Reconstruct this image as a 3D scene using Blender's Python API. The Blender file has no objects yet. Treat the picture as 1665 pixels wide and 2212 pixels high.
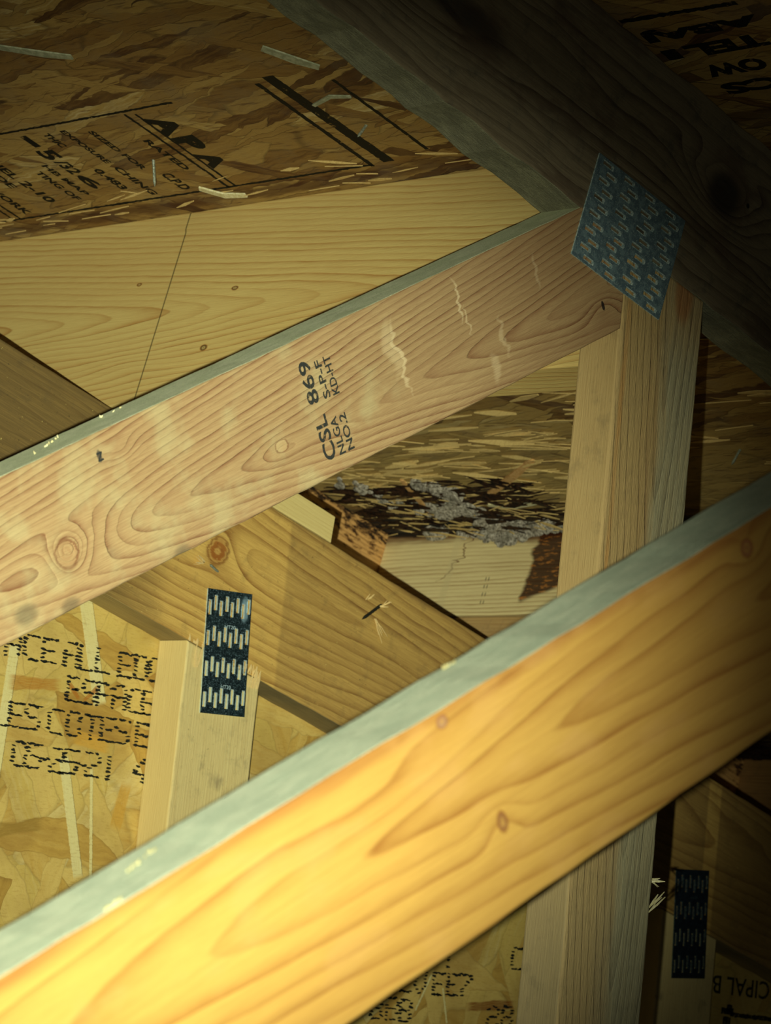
import bpy, bmesh, math, random
from mathutils import Vector, Matrix, noise as mnoise
random.seed(7)
IN = 0.0254
CAMZ = 1.5                       # camera height in metres; every inch coordinate below is measured from the camera
SC = bpy.context.scene
COL = SC.collection
R_ = math.radians

# ------------------------------------------------------------------ camera, light, world, exposure
YAW, PITCH, ROLL = R_(44.85), R_(8.89), R_(5.91)
fwd = Vector((math.sin(YAW)*math.cos(PITCH), math.cos(YAW)*math.cos(PITCH), math.sin(PITCH)))
rgt0 = Vector((math.cos(YAW), -math.sin(YAW), 0)); up0 = rgt0.cross(fwd)
rgt = math.cos(ROLL)*rgt0 + math.sin(ROLL)*up0
upv = -math.sin(ROLL)*rgt0 + math.cos(ROLL)*up0
cd = bpy.data.cameras.new('camera'); cam = bpy.data.objects.new('camera', cd); COL.objects.link(cam)
M = Matrix((rgt, upv, -fwd)).transposed().to_4x4(); M.translation = (0, 0, CAMZ); cam.matrix_world = M
cd.sensor_fit = 'HORIZONTAL'; cd.sensor_width = 36; cd.lens = 36*7000/1665
cd.clip_start = .05; cd.clip_end = 50
cd.dof.use_dof = True; cd.dof.focus_distance = 92*IN; cd.dof.aperture_fstop = 34
SC.camera = cam

def lamp_at(name, r, u, energy, size, blend, aim, color, rad):
    ld = bpy.data.lights.new(name, 'SPOT'); lo = bpy.data.objects.new(name, ld); COL.objects.link(lo)
    p = Vector((0, 0, CAMZ)) + (rgt*r + upv*u)*IN
    ax, ay = aim                 # aim as tangents right / up of the view axis
    d = (fwd + rgt*ax + upv*ay).normalized()
    lo.rotation_euler = d.to_track_quat('-Z', 'Y').to_euler(); lo.location = p
    ld.energy = energy; ld.spot_size = R_(size); ld.spot_blend = blend; ld.color = color; ld.shadow_soft_size = rad*IN
    return lo
LCOL = (.97, 1.0, .80)
lamp_at('torch_lamp', -1.75, -1.05, 310, 24.2, 1.0, (-.056, -.018), LCOL, .12)
lamp_at('torch_spill', -1.75, -1.05, 12, 70, 1.0, (-.02, .02), LCOL, .12)
wd = bpy.data.worlds.new('world'); SC.world = wd; wd.use_nodes = True
wd.node_tree.nodes['Background'].inputs[0].default_value = (.6, .6, .5, 1)
wd.node_tree.nodes['Background'].inputs[1].default_value = .015
SC.view_settings.view_transform = 'Standard'; SC.view_settings.look = 'None'
SC.view_settings.exposure = 0.0; SC.view_settings.gamma = 1; SC.view_settings.use_curve_mapping = False

# ------------------------------------------------------------------ node helper
class G:
    def __init__(s, name):
        s.mat = bpy.data.materials.new(name); s.mat.use_nodes = True
        s.t = s.mat.node_tree; s.t.nodes.clear()
        s.out = s.t.nodes.new('ShaderNodeOutputMaterial')
    def n(s, kind, **kw):
        nd = s.t.nodes.new('ShaderNode'+kind)
        for k, v in kw.items(): setattr(nd, k, v)
        return nd
    def put(s, sock, v):
        if isinstance(v, bpy.types.NodeSocket): s.t.links.new(v, sock)
        elif v is not None:
            if isinstance(v, (tuple, list)) and len(v) == 3 and sock.type == 'RGBA': v = (*v, 1)
            sock.default_value = v
    def m(s, op, a, b=None, c=None, clamp=False):
        nd = s.n('Math', operation=op, use_clamp=clamp)
        for i, v in enumerate((a, b, c)):
            if v is not None: s.put(nd.inputs[i], v)
        return nd.outputs[0]
    def add(s, *a):
        r = a[0]
        for b in a[1:]: r = s.m('ADD', r, b)
        return r
    def mul(s, *a):
        r = a[0]
        for b in a[1:]: r = s.m('MULTIPLY', r, b)
        return r
    def sub(s, a, b): return s.m('SUBTRACT', a, b)
    def step(s, x, lo, hi, a=0., b=1.):
        nd = s.n('MapRange', interpolation_type='SMOOTHSTEP')
        for i, v in enumerate((x, lo, hi, a, b)): s.put(nd.inputs[i], v)
        return nd.outputs[0]
    def coords(s, scale=1/IN):
        tc = s.n('TexCoord'); vm = s.n('VectorMath', operation='SCALE'); s.put(vm.inputs[0], tc.outputs['Object']); vm.inputs['Scale'].default_value = scale
        sp = s.n('SeparateXYZ'); s.put(sp.inputs[0], vm.outputs[0])
        return vm.outputs[0], sp.outputs[0], sp.outputs[1], sp.outputs[2]
    def xyz(s, x, y, z=0.):
        c = s.n('CombineXYZ'); s.put(c.inputs[0], x); s.put(c.inputs[1], y); s.put(c.inputs[2], z); return c.outputs[0]
    def vscale(s, v, sc, off=(0, 0, 0)):
        nd = s.n('VectorMath', operation='MULTIPLY_ADD'); s.put(nd.inputs[0], v); nd.inputs[1].default_value = sc; nd.inputs[2].default_value = off; return nd.outputs[0]
    def noise(s, v, scale=1., detail=2., rough=.5, dist=0.):
        nd = s.n('TexNoise'); s.put(nd.inputs['Vector'], v)
        nd.inputs['Scale'].default_value = scale; nd.inputs['Detail'].default_value = detail
        nd.inputs['Roughness'].default_value = rough; nd.inputs['Distortion'].default_value = dist
        return nd.outputs[0]
    def vor(s, v, feature='F1', scale=1., rnd=1.):
        nd = s.n('TexVoronoi', feature=feature, voronoi_dimensions='2D'); s.put(nd.inputs['Vector'], v)
        nd.inputs['Scale'].default_value = scale; nd.inputs['Randomness'].default_value = rnd
        return nd
    def mix(s, f, a, b, mode='MIX'):
        nd = s.n('Mix', data_type='RGBA', blend_type=mode, clamp_factor=True)
        s.put(nd.inputs[0], f); s.put(nd.inputs[6], a); s.put(nd.inputs[7], b); return nd.outputs[2]
    def ramp(s, f, stops, interp='LINEAR'):
        nd = s.n('ValToRGB'); cr = nd.color_ramp; cr.interpolation = interp
        while len(cr.elements) < len(stops): cr.elements.new(.5)
        for e, (p, c) in zip(cr.elements, stops): e.position = p; e.color = (*c, 1)
        s.put(nd.inputs[0], f); return nd.outputs[0]
    def bump(s, h, dist=.02, strength=1., prev=None):
        nd = s.n('Bump'); nd.inputs['Distance'].default_value = dist*IN; nd.inputs['Strength'].default_value = strength
        s.put(nd.inputs['Height'], h)
        if prev is not None: s.put(nd.inputs['Normal'], prev)
        return nd.outputs[0]
    def finish(s, col, rough=.7, normal=None, metallic=0., spec=.25, alpha=None):
        b = s.n('BsdfPrincipled'); s.put(b.inputs['Base Color'], col); s.put(b.inputs['Roughness'], rough); s.put(b.inputs['Metallic'], metallic)
        b.inputs['Specular IOR Level'].default_value = spec
        if normal is not None: s.put(b.inputs['Normal'], normal)
        if alpha is not None: s.put(b.inputs['Alpha'], alpha)
        s.t.links.new(b.outputs[0], s.out.inputs[0]); return s.mat
    def ell(s, x, z, x0, z0, sx, sz):            # squared elliptical distance
        dx = s.mul(s.sub(x, x0), 1/sx); dz = s.mul(s.sub(z, z0), 1/sz)
        return s.add(s.mul(dx, dx), s.mul(dz, dz))

def c255(r, g, b): return tuple(((v/255)/12.92 if v/255 <= .04045 else ((v/255+.055)/1.055)**2.4) for v in (r, g, b))

# ------------------------------------------------------------------ solid sawn wood: growth rings, knots, fibres, weathering
def wood(name, light, dark, freq=5., kz=1., ky=.35, kx=0., warp=.8, bumps=(), knots=(), fine=.35, line=.75, seed=0., off=(0, 0),
         cath=None, gray=None, grayc=(.3, .33, .3), blotch=None, blotchc=None, rough=.72, sharp=4., specks=0., stains=None, bumpd=.012, kc=None, dirt=.0):
    g = G(name); P, x, y, z = g.coords()
    if off != (0, 0): x = g.add(x, off[0]); z = g.add(z, off[1])
    PV = g.xyz(x, y, z)
    sv = g.vscale(PV, (.16, .5, .55), (seed, seed*1.7, 0))
    n1 = g.noise(sv, 1., 2., .5)
    n2 = g.noise(g.vscale(PV, (.5, 2.5, 2.5), (0, seed, 3)), 1., 2., .5)
    if cath:
        dz = g.sub(z, cath[0]); zt = g.add(g.m('SQRT', g.add(g.mul(dz, dz), cath[1]*cath[1])), g.mul(x, cath[2]))
    else: zt = g.mul(z, kz)
    H = g.add(zt, g.mul(y, ky), g.mul(x, kx), g.mul(n1, warp*2), g.mul(n2, .10))
    for (x0, z0, sx, sz, A) in bumps:
        e = g.m('EXPONENT', g.mul(g.ell(x, z, x0, z0, sx, sz), -1.)); H = g.add(H, g.mul(e, A))
    ringv = g.mul(H, freq)
    fr = g.m('FRACT', ringv)
    idn = g.noise(g.xyz(g.m('FLOOR', ringv), seed), .83, 0.)
    late = g.mul(g.m('POWER', fr, sharp), g.step(fr, .93, 1., 1., .0))
    late = g.mul(late, g.step(idn, .25, .7, .45, 1.15), g.step(n2, .3, .7, .7, 1.1), line)
    fib = g.noise(g.vscale(PV, (.9, 26, 26), (seed, 0, 0)), 1., 3., .6)
    fib2 = g.noise(g.vscale(PV, (3., 60, 60), (0, seed, 0)), 1., 2., .6)
    tone = g.noise(g.vscale(PV, (.12, .7, .7), (seed*3, 1, 0)), 1., 3., .55)
    base = g.mix(late, light, dark)
    base = g.mix(g.mul(g.step(fib, .35, .7), fine), base, g.mix(.55, light, dark))
    base = g.mix(g.mul(g.step(fib2, .5, .75), fine*.6), base, tuple(min(1, c*1.25) for c in light))
    base = g.mix(g.step(tone, .3, .75, 0, .35), base, g.mix(.5, light, dark), 'MIX')
    if blotch:
        bn = g.noise(g.vscale(PV, (blotch[0], 1, blotch[1]), (seed, 5, 2)), 1., 4., .6)
        base = g.mix(g.step(bn, blotch[2], blotch[2]+.12, 0, blotch[3]), base, blotchc)
    for k in knots:
        (x0, z0, r1, r2) = k[:4]; col = k[4] if len(k) > 4 else (kc or dark); rings = k[5] if len(k) > 5 else 3.
        d = g.m('SQRT', g.ell(x, z, x0, z0, r1, r2)); d = g.add(d, g.mul(g.sub(n2, .5), .9), g.mul(g.sub(fib, .5), .5))
        rg = g.m('SINE', g.mul(d, rings*6.28)); inside = g.step(d, .8, 1.15, 1, 0)
        kcol = g.mix(g.step(rg, -.6, 1., 0, .55), col, light)
        base = g.mix(g.mul(inside, .85), base, kcol)
        base = g.mix(g.mul(g.step(d, .85, 1., 0, 1), g.step(d, 1., 1.25, 1, 0), .7), base, dark)
    if gray is not None:
        for f in (gray(g, x, y, z, n1, n2, fib) if callable(gray) else [(gray)]):
            base = g.mix(g.mul(f, g.step(fib, .2, .7, .75, 1.)), base, g.mix(g.mul(late, .7), grayc, tuple(c*.45 for c in grayc)))
    if stains: base = stains(g, base, x, y, z, PV, n1, n2, fib)
    if specks:
        sp = g.noise(g.vscale(PV, (9, 9, 9), (seed, 0, 9)), 1., 3., .65)
        base = g.mix(g.step(sp, .66, .72, 0, specks), base, (.02, .02, .015))
        base = g.mix(g.step(sp, .30, .26, 0, specks*.8), base, tuple(min(1, c*1.6+.05) for c in light))
    if dirt:
        dn = g.noise(PV, 1.3, 5., .7); base = g.mix(g.step(dn, .5, .75, 0, dirt), base, (.03, .035, .03))
    hgt = g.add(g.mul(fib, .6), g.mul(late, -.5), g.mul(fib2, .3))
    return g.finish(base, rough, g.bump(hgt, bumpd*2, .8))

def dusty(name, c1, c2, seed=0., mott=.5, rough=.95):
    g = G(name); P, x, y, z = g.coords()
    a = g.noise(g.vscale(P, (1.3, 3, 3), (seed, 0, 0)), 1., 5., .65); b = g.noise(P, 22., 3., .7)
    col = g.mix(g.step(a, .35, .7), c1, c2); col = g.mix(g.step(b, .45, .75, 0, mott), col, tuple(c*.45 for c in c1))
    col = g.mix(g.step(b, .36, .28, 0, .35), col, (.62, .62, .45))
    f = g.noise(g.vscale(P, (1, 20, 20), (seed, 0, 0)), 1., 3., .6)
    return g.finish(g.mix(g.step(f, .4, .75, 0, .3), col, tuple(c*.6 for c in c1)), rough, g.bump(g.add(b, f), .03, .8), spec=.05)

# ------------------------------------------------------------------ oriented strand board
def osb(name, layers, pal, swap, seed=0., edge=.5, extra=None, bd=.03, streak=(.25, 9.), satur=.5):
    g = G(name); P, x, y, z = g.coords()
    a, b = (x, z) if swap == 'xz' else (x, y)
    P2 = g.xyz(a, b)
    w = g.n('TexNoise', noise_dimensions='2D'); g.put(w.inputs['Vector'], P2); w.inputs['Scale'].default_value = 1.1; w.inputs['Detail'].default_value = 2
    wv = g.n('VectorMath', operation='MULTIPLY_ADD'); g.put(wv.inputs[0], w.outputs[1]); wv.inputs[1].default_value = (.35, .35, 0); g.put(wv.inputs[2], P2)
    PW = wv.outputs[0]
    col = None; hgt = None
    for i, (ang, ln, wd, thr) in enumerate(layers):
        mp = g.n('Mapping', vector_type='POINT'); g.put(mp.inputs[0], PW); mp.inputs['Rotation'].default_value = (0, 0, R_(ang)); mp.inputs['Location'].default_value = (seed+i*7.3, i*3.1, 0)
        sv = g.vscale(mp.outputs[0], (1/ln, 1/wd, 1))
        v = g.vor(sv); sp = g.n('SeparateColor'); g.put(sp.inputs[0], v.outputs['Color'])
        st = g.noise(g.vscale(mp.outputs[0], (streak[0]*2, streak[1], 1), (i, 0, 0)), 1., 4., .6)
        tone = g.add(g.mul(sp.outputs[0], .75), g.mul(st, .45), -.1)
        c = g.ramp(tone, pal)
        e = g.vor(sv, 'DISTANCE_TO_EDGE'); ed = g.step(e.outputs['Distance'], .0, .05, edge, 0.)
        c = g.mix(ed, c, (.055, .032, .01))
        h = g.add(g.mul(sp.outputs[1], 1.), g.mul(st, .35), g.mul(ed, -.6))
        if col is None: col, hgt = c, h
        else:
            mk = g.step(sp.outputs[2], thr, thr+.01)
            rim = g.mul(g.step(e.outputs['Distance'], 0, .03, 1, 0), mk)
            col = g.mix(mk, col, c); hm = g.n('Mix', data_type='FLOAT'); g.put(hm.inputs[0], mk); g.put(hm.inputs[2], hgt); g.put(hm.inputs[3], g.add(h, .4)); hgt = hm.outputs[0]
    fn = g.noise(P2, 14., 4., .7); col = g.mix(g.step(fn, .55, .75, 0, .3), col, (.10, .06, .02))
    big = g.noise(P2, .35, 3., .6); col = g.mix(g.step(big, .4, .7, 0, satur), col, (.30, .17, .04), 'MIX')
    ro = .72
    if extra: col, hgt, ro = extra(g, col, hgt, a, b, P2, fn, big)
    return g.finish(col, ro, g.bump(g.add(hgt, g.mul(fn, .3)), bd, .9), spec=.3)

def flat(name, c1, c2, sc=8., rough=.6, metallic=0., bd=.02, spec=.3, thr=.5):
    g = G(name); P, x, y, z = g.coords(); n = g.noise(P, sc, 4., .65)
    return g.finish(g.mix(g.step(n, thr-.12, thr+.12), c1, c2), rough, g.bump(n, bd, .7), metallic, spec)

def ink(name, col=(.012, .013, .012), wear=.5, sc=5.):
    g = G(name); P, x, y, z = g.coords()
    n = g.noise(P, sc, 4., .75)
    return g.finish(col, .7, alpha=g.step(n, wear-.10, wear+.10, 1., .0), spec=.2)

# ------------------------------------------------------------------ geometry helpers
def frame(ang, y0=0.):
    a = R_(ang); U = Vector((math.cos(a), 0, math.sin(a))); V = Vector((-math.sin(a), 0, math.cos(a)))
    return U, Vector((0, 1, 0)), V
TA = -14.04
TU, TY, TN = frame(TA)
def P3(fr, u, y, v): return fr[0]*u + fr[1]*y + fr[2]*v
def tag(o, label=None, cat=None, group=None, kind=None):
    if label: o['label'] = label
    if cat: o['category'] = cat
    if group: o['group'] = group
    if kind: o['kind'] = kind
    return o
def link(name, bm, mats, M4, parent=None, smooth=False):
    me = bpy.data.meshes.new(name); bm.to_mesh(me); bm.free()
    for m_ in (mats if isinstance(mats, (list, tuple)) else [mats]): me.materials.append(m_)
    if smooth:
        for p in me.polygons: p.use_smooth = True
    o = bpy.data.objects.new(name, me); COL.objects.link(o)
    if parent is not None:
        o.parent = parent; o.matrix_parent_inverse = Matrix.Identity(4)
        o.matrix_local = parent.matrix_world.inverted() @ M4
    o.matrix_world = M4
    return o
def fmat(fr, u, y, v):
    M4 = Matrix((fr[0], fr[1], fr[2])).transposed().to_4x4(); p = P3(fr, u, y, v)*IN; M4.translation = (p.x, p.y, p.z+CAMZ); return M4

def prism(poly, y0, y1, o=(0, 0, 0), bev=.07, jit=.0, seg=.6, faces=None, seed=0):
    """poly: (u, v) outline -> solid between y0 and y1 in local inches minus origin o, scaled to metres."""
    bm = bmesh.new(); pts = []
    n = len(poly)
    for i in range(n):
        a, b = Vector(poly[i]), Vector(poly[(i+1) % n]); L = (b-a).length; k = max(1, int(L/seg)) if jit else 1
        nr = Vector((-(b-a).y, (b-a).x)).normalized() if L > 0 else Vector((0, 0))
        for j in range(k):
            p = a.lerp(b, j/k)
            if jit and j: p = p + nr*jit*(mnoise.noise(Vector((p.x*.9+seed, p.y*.9, i*5.+seed))) + .5*mnoise.noise(Vector((p.x*3+seed, p.y*3, i*9.))))
            pts.append(p)
    vs0 = [bm.verts.new(((p.x-o[0])*IN, (y0-o[1])*IN, (p.y-o[2])*IN)) for p in pts]
    vs1 = [bm.verts.new(((p.x-o[0])*IN, (y1-o[1])*IN, (p.y-o[2])*IN)) for p in pts]
    f0 = bm.faces.new(vs0); f1 = bm.faces.new(list(reversed(vs1)))
    m = len(pts)
    for i in range(m): bm.faces.new((vs0[i], vs1[i], vs1[(i+1) % m], vs0[(i+1) % m]))
    bmesh.ops.recalc_face_normals(bm, faces=bm.faces)
    if bev:
        es = [e for e in bm.edges if any(f in (f0, f1) for f in e.link_faces)]
        bmesh.ops.bevel(bm, geom=es, offset=bev*IN, segments=3, profile=.5, affect='EDGES', clamp_overlap=True)
    if faces:
        bm.normal_update()
        for f in bm.faces:
            nn = f.normal
            for key, idx in faces.items():
                ax = {'x': 0, 'y': 1, 'z': 2}[key[1]]; sg = 1 if key[0] == '+' else -1
                if nn[ax]*sg > .9: f.material_index = idx
    return bm

def board(name, fr, poly, y0, y1, mats, label, cat, group=None, bev=.07, jit=.02, faces=None, seed=0, parent=None, kind=None):
    us = [p[0] for p in poly]; vs = [p[1] for p in poly]
    o = ((min(us)+max(us))/2, (y0+y1)/2, (min(vs)+max(vs))/2)
    bm = prism(poly, y0, y1, o, bev, jit, .6, faces, seed)
    ob = link(name, bm, mats, fmat(fr, *o), parent)
    ob['_o'] = 0
    del ob['_o']
    return tag(ob, label, cat, group, kind), o

def box_into(bm, c, ax, ay, az, hx, hy, hz, mi=0):
    vs = []
    for sx in (-1, 1):
        for sy in (-1, 1):
            for sz in (-1, 1): vs.append(bm.verts.new(c + ax*hx*sx + ay*hy*sy + az*hz*sz))
    for q in ((0, 1, 3, 2), (4, 6, 7, 5), (0, 4, 5, 1), (2, 3, 7, 6), (0, 2, 6, 4), (1, 5, 7, 3)):
        f = bm.faces.new([vs[i] for i in q]); f.material_index = mi

def world_matrix(p, q=None):
    M4 = (q.to_matrix().to_4x4() if q is not None else Matrix.Identity(4)); M4.translation = p; return M4
def W3(v): return Vector((v[0]*IN, v[1]*IN, v[2]*IN+CAMZ))

def splinter_bm(pts, w, t, up=Vector((0, 0, 1)), bm=None, taper=(.6, .3)):
    """a thin sliver running through pts (metres, local), width w, thickness t (metres)"""
    bm = bm or bmesh.new(); rings = []
    n = len(pts)
    for i, p in enumerate(pts):
        d = (pts[min(i+1, n-1)] - pts[max(i-1, 0)]).normalized(); s_ = d.cross(up).normalized(); u_ = s_.cross(d).normalized()
        k = i/(n-1); ww = w*(1 - (1-taper[0])*max(0, 1-k*4) - (1-taper[1])*max(0, (k-.75)*4))
        rings.append([bm.verts.new(p + s_*ww*a/2 + u_*t*b/2) for a, b in ((-1, -1), (1, -1), (1, 1), (-1, 1))])
    for i in range(n-1):
        for j in range(4): bm.faces.new((rings[i][j], rings[i][(j+1) % 4], rings[i+1][(j+1) % 4], rings[i+1][j]))
    bm.faces.new(rings[0]); bm.faces.new(list(reversed(rings[-1])))
    return bm

# ------------------------------------------------------------------ lettering
def glyph_mesh(body, bold=.0, space=1.):
    cu = bpy.data.curves.new('lettering', 'FONT'); cu.body = body; cu.offset = bold; cu.space_character = space; cu.resolution_u = 3
    ob = bpy.data.objects.new('lettering', cu); COL.objects.link(ob)
    dg = bpy.context.evaluated_depsgraph_get(); me = bpy.data.meshes.new_from_object(ob.evaluated_get(dg))
    bpy.data.objects.remove(ob); bpy.data.curves.remove(cu)
    return me
def lettering(items, parent, mat, name, xd, yd, nd, lift=.004, bold=.02, label=None):
    """items: (text, base point in inches (world, from camera), length along xd or None, cap height). xd, yd: text axes; nd: outward normal."""
    bm = bmesh.new(); o = Vector(items[0][1])
    for text, p, length, h in items:
        me = glyph_mesh(text, bold)
        xs = [v.co.x for v in me.vertices]; ys = [v.co.y for v in me.vertices]
        x0, x1, y0, y1 = min(xs), max(xs), min(ys), max(ys)
        sy = h/(y1-y0); sx = (length/(x1-x0)) if length else sy
        base = Vector(p) - o
        me.transform(Matrix.Identity(4))
        for v in me.vertices:
            q = base + xd*((v.co.x-x0)*sx) + yd*((v.co.y-y0)*sy) + nd*lift
            v.co = q*IN
        bm.from_mesh(me); bpy.data.meshes.remove(me)
    ob = link(name, bm, mat, world_matrix(W3(o)), parent)
    if label: ob['label'] = label
    return ob
FONT5 = {'A': '01110100011000111111100011000110001', 'C': '01111100001000010000100001000001111', 'E': '11111100001000011110100001000011111',
 'L': '10000100001000010000100001000011111', 'D': '11110100011000110001100011000111110', 'G': '01111100001000010011100011000101111',
 'S': '01111100001000001110000010000111110', 'P': '11110100011000111110100001000010000', 'O': '01110100011000110001100011000101110',
 'T': '11111001000010000100001000010000100', '0': '01110100011000110001100011000101110', '2': '11110000010000100110010001000011111',
 '5': '11111100001000011110000010000111110', '1': '00100011000010000100001000010000100', '-': '00000000000000001110000000000000000',
 '8': '01110100011000101110100011000101110', 'B': '11110100011000111110100011000111110', '7': '11111000010001000100010000100001000',
 'V': '10001100011000110001100010101000100', '4': '00010001100101010010111110001000010', 'I': '01110001000010000100001000010001110'}
def dots(rows, parent, mat, name, fr, yv, h=.78, w=.47, seed=1, label=None):
    rnd = random.Random(seed); bm = bmesh.new(); o = Vector((rows[0][1], yv, rows[0][2]))
    for ch, cx, cz in rows:
        for i, b in enumerate(FONT5[ch]):
            if b == '0' or rnd.random() < .06: continue
            c, r = i % 5, i // 5
            px = cx + (c-2)*w/4 + rnd.uniform(-.012, .012); pz = cz + (3-r)*h/6.4 + rnd.uniform(-.012, .012)
            k = rnd.randint(1, 2)
            for q in range(k):
                qx, qz = px+rnd.uniform(-.02, .02), pz+rnd.uniform(-.025, .025)*(q+.4)
                rx, rz = rnd.uniform(.085, .135), rnd.uniform(.028, .046); n = 9; tilt = rnd.uniform(-.2, .2)
                vs = []
                for j in range(n):
                    t = j/n*6.283; rr = rnd.uniform(.65, 1.25); dx, dz = math.cos(t)*rx*rr, math.sin(t)*rz*rr
                    vs.append(bm.verts.new(((qx+dx-o.x)*IN, -(.0035+.0006*q)*IN, (qz+dz+dx*tilt-o.z)*IN)))
                bm.faces.new(list(reversed(vs)))
    bmesh.ops.recalc_face_normals(bm, faces=bm.faces)
    ob = link(name, bm, mat, world_matrix(W3(o)), parent)
    if label: ob['label'] = label
    return ob

# ================================================================== MEASURES (inches from the camera)
YF, YM, YG = 33.6, 57.6, 81.6          # camera-side faces of the three trusses, 24 in apart
RN = 42.6                              # underside of roof sheathing, measured square to the slope
TB = 37.09                             # underside of the top chord
GB, GT = 29.22, 35.0                   # gable chord bottom / top
def line_isect(p, d, q, e):
    det = d[0]*(-e[1]) + e[0]*d[1]; t = ((q[0]-p[0])*(-e[1]) + e[0]*(q[1]-p[1]))/det
    return (p[0]+d[0]*t, p[1]+d[1]*t)
def TNz(x, n): return (n - TN.x*x)/TN.z      # height Z of the slope line at X
def to_uv(fr, x, z): return (fr[0].x*x + fr[0].z*z, fr[2].x*x + fr[2].z*z)
def ctr(poly): us = [p[0] for p in poly]; vs = [p[1] for p in poly]; return ((min(us)+max(us))/2, (min(vs)+max(vs))/2)

# ------------------------------------------------------------------ SETTING: gable wall sheathing and roof sheathing
PAL_WALL = [(0., c255(150, 112, 45)), (.25, c255(196, 160, 76)), (.5, c255(214, 186, 104)), (.75, c255(205, 178, 92)), (1., c255(226, 208, 140))]
PAL_ROOF = [(0., c255(50, 28, 12)), (.18, c255(84, 54, 24)), (.32, c255(132, 98, 46)), (.6, c255(156, 124, 64)), (.85, c255(176, 146, 80)), (1., c255(222, 204, 146))]

wall_poly = [(30, -22), (140, -22), (140, TNz(140, 35.0)), (30, TNz(30, 35.0))]
wc = ctr(wall_poly)
def wall_extra(g, col, hgt, a, b, P2, fn, big):
    a = g.add(a, wc[0]); b = g.add(b, wc[1])
    # long pale strands lying on top of the mat
    for (x0, z0, dx, dz, ln, wd) in ((69.6, 11.2, .32, -.95, 1.9, .30), (69.5, 5.6, .30, -.95, 2.1, .22), (66.2, 8.6, -.04, -1., 2.4, .22), (70.4, 5.5, .14, -.99, 1.9, .07), (87.2, 1.2, .45, .9, .8, .05), (88.4, .8, -.3, .95, .7, .05)):
        ex = g.sub(a, x0); ez = g.sub(b, z0); l = math.hypot(dx, dz); dx, dz = dx/l, dz/l
        al = g.m('ABSOLUTE', g.add(g.mul(ex, dx), g.mul(ez, dz))); ac = g.m('ABSOLUTE', g.add(g.mul(ex, -dz), g.mul(ez, dx)))
        ac = g.add(ac, g.mul(g.sub(fn, .5), .12))
        mk = g.mul(g.step(al, ln*.9, ln, 1, 0), g.step(ac, wd*.86, wd, 1, 0))
        s_ = g.noise(g.xyz(g.mul(al, 1.5), g.mul(ac, 40.)), 1., 2., .5)
        col = g.mix(mk, col, g.mix(s_, c255(214, 196, 118), c255(226, 218, 158))); hgt = g.add(hgt, g.mul(mk, .8))
    for (x0, z0, dx, dz, ln, wd, cc) in ((67.3, 9.75, 1., .10, 1.05, .24, c255(176, 122, 44)), (90.9, .98, 1., .12, 1.3, .2, c255(130, 74, 24)), (69.0, 9.75, 1., -.9, .35, .06, c255(170, 106, 34)), (69.75, 9.75, 1., .9, .4, .06, c255(170, 106, 34)),
                                     (70.0, 8.2, 1., -.1, .8, .34, c255(206, 158, 62)), (67.3, 5.0, 1., .25, 1.0, .3, c255(150, 120, 52)), (71.6, 6.2, .2, 1., .8, .3, c255(196, 152, 60)), (65.8, 6.3, 1., .1, .7, .5, c255(166, 134, 62))):
        ex = g.sub(a, x0); ez = g.sub(b, z0); l = math.hypot(dx, dz); dx, dz = dx/l, dz/l
        al = g.m('ABSOLUTE', g.add(g.mul(ex, dx), g.mul(ez, dz))); ac = g.m('ABSOLUTE', g.add(g.mul(ex, -dz), g.mul(ez, dx))); ac = g.add(ac, g.mul(g.sub(big, .5), .5))
        mk = g.mul(g.step(al, ln*.7, ln*1.15, 1, 0), g.step(ac, wd*.7, wd, 1, 0)); s_ = g.noise(g.xyz(g.mul(al, 1.2), g.mul(ac, 24.)), 1., 3., .6)
        col = g.mix(g.mul(mk, g.step(s_, .3, .6, .45, .9)), col, cc)
    fz = g.noise(g.xyz(g.mul(a, 3.), g.mul(b, 14.), 3.), 1., 5., .7); col = g.mix(g.step(fz, .5, .7, 0, .35), col, c255(150, 112, 44)); hgt = g.add(hgt, g.mul(fz, .3))
    return col, hgt, .6
WALLM = osb('osb wall', [(12, 4.6, 2.4, 0), (-38, 4.4, 1.4, .5), (62, 3.8, .9, .62), (-70, 4.2, .8, .76), (5, 4., 1.1, .75)], PAL_WALL, 'xz', 3.1, edge=.22, extra=wall_extra, bd=.02, streak=(.3, 5.), satur=.45)
wall, _ = board('wall_back', frame(0), wall_poly, YG+1.5, YG+1.94, WALLM, None, None, bev=0, jit=0, kind='structure')
wall['label'] = 'yellow strand-board gable sheathing printed with black dotted lettering'

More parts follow.
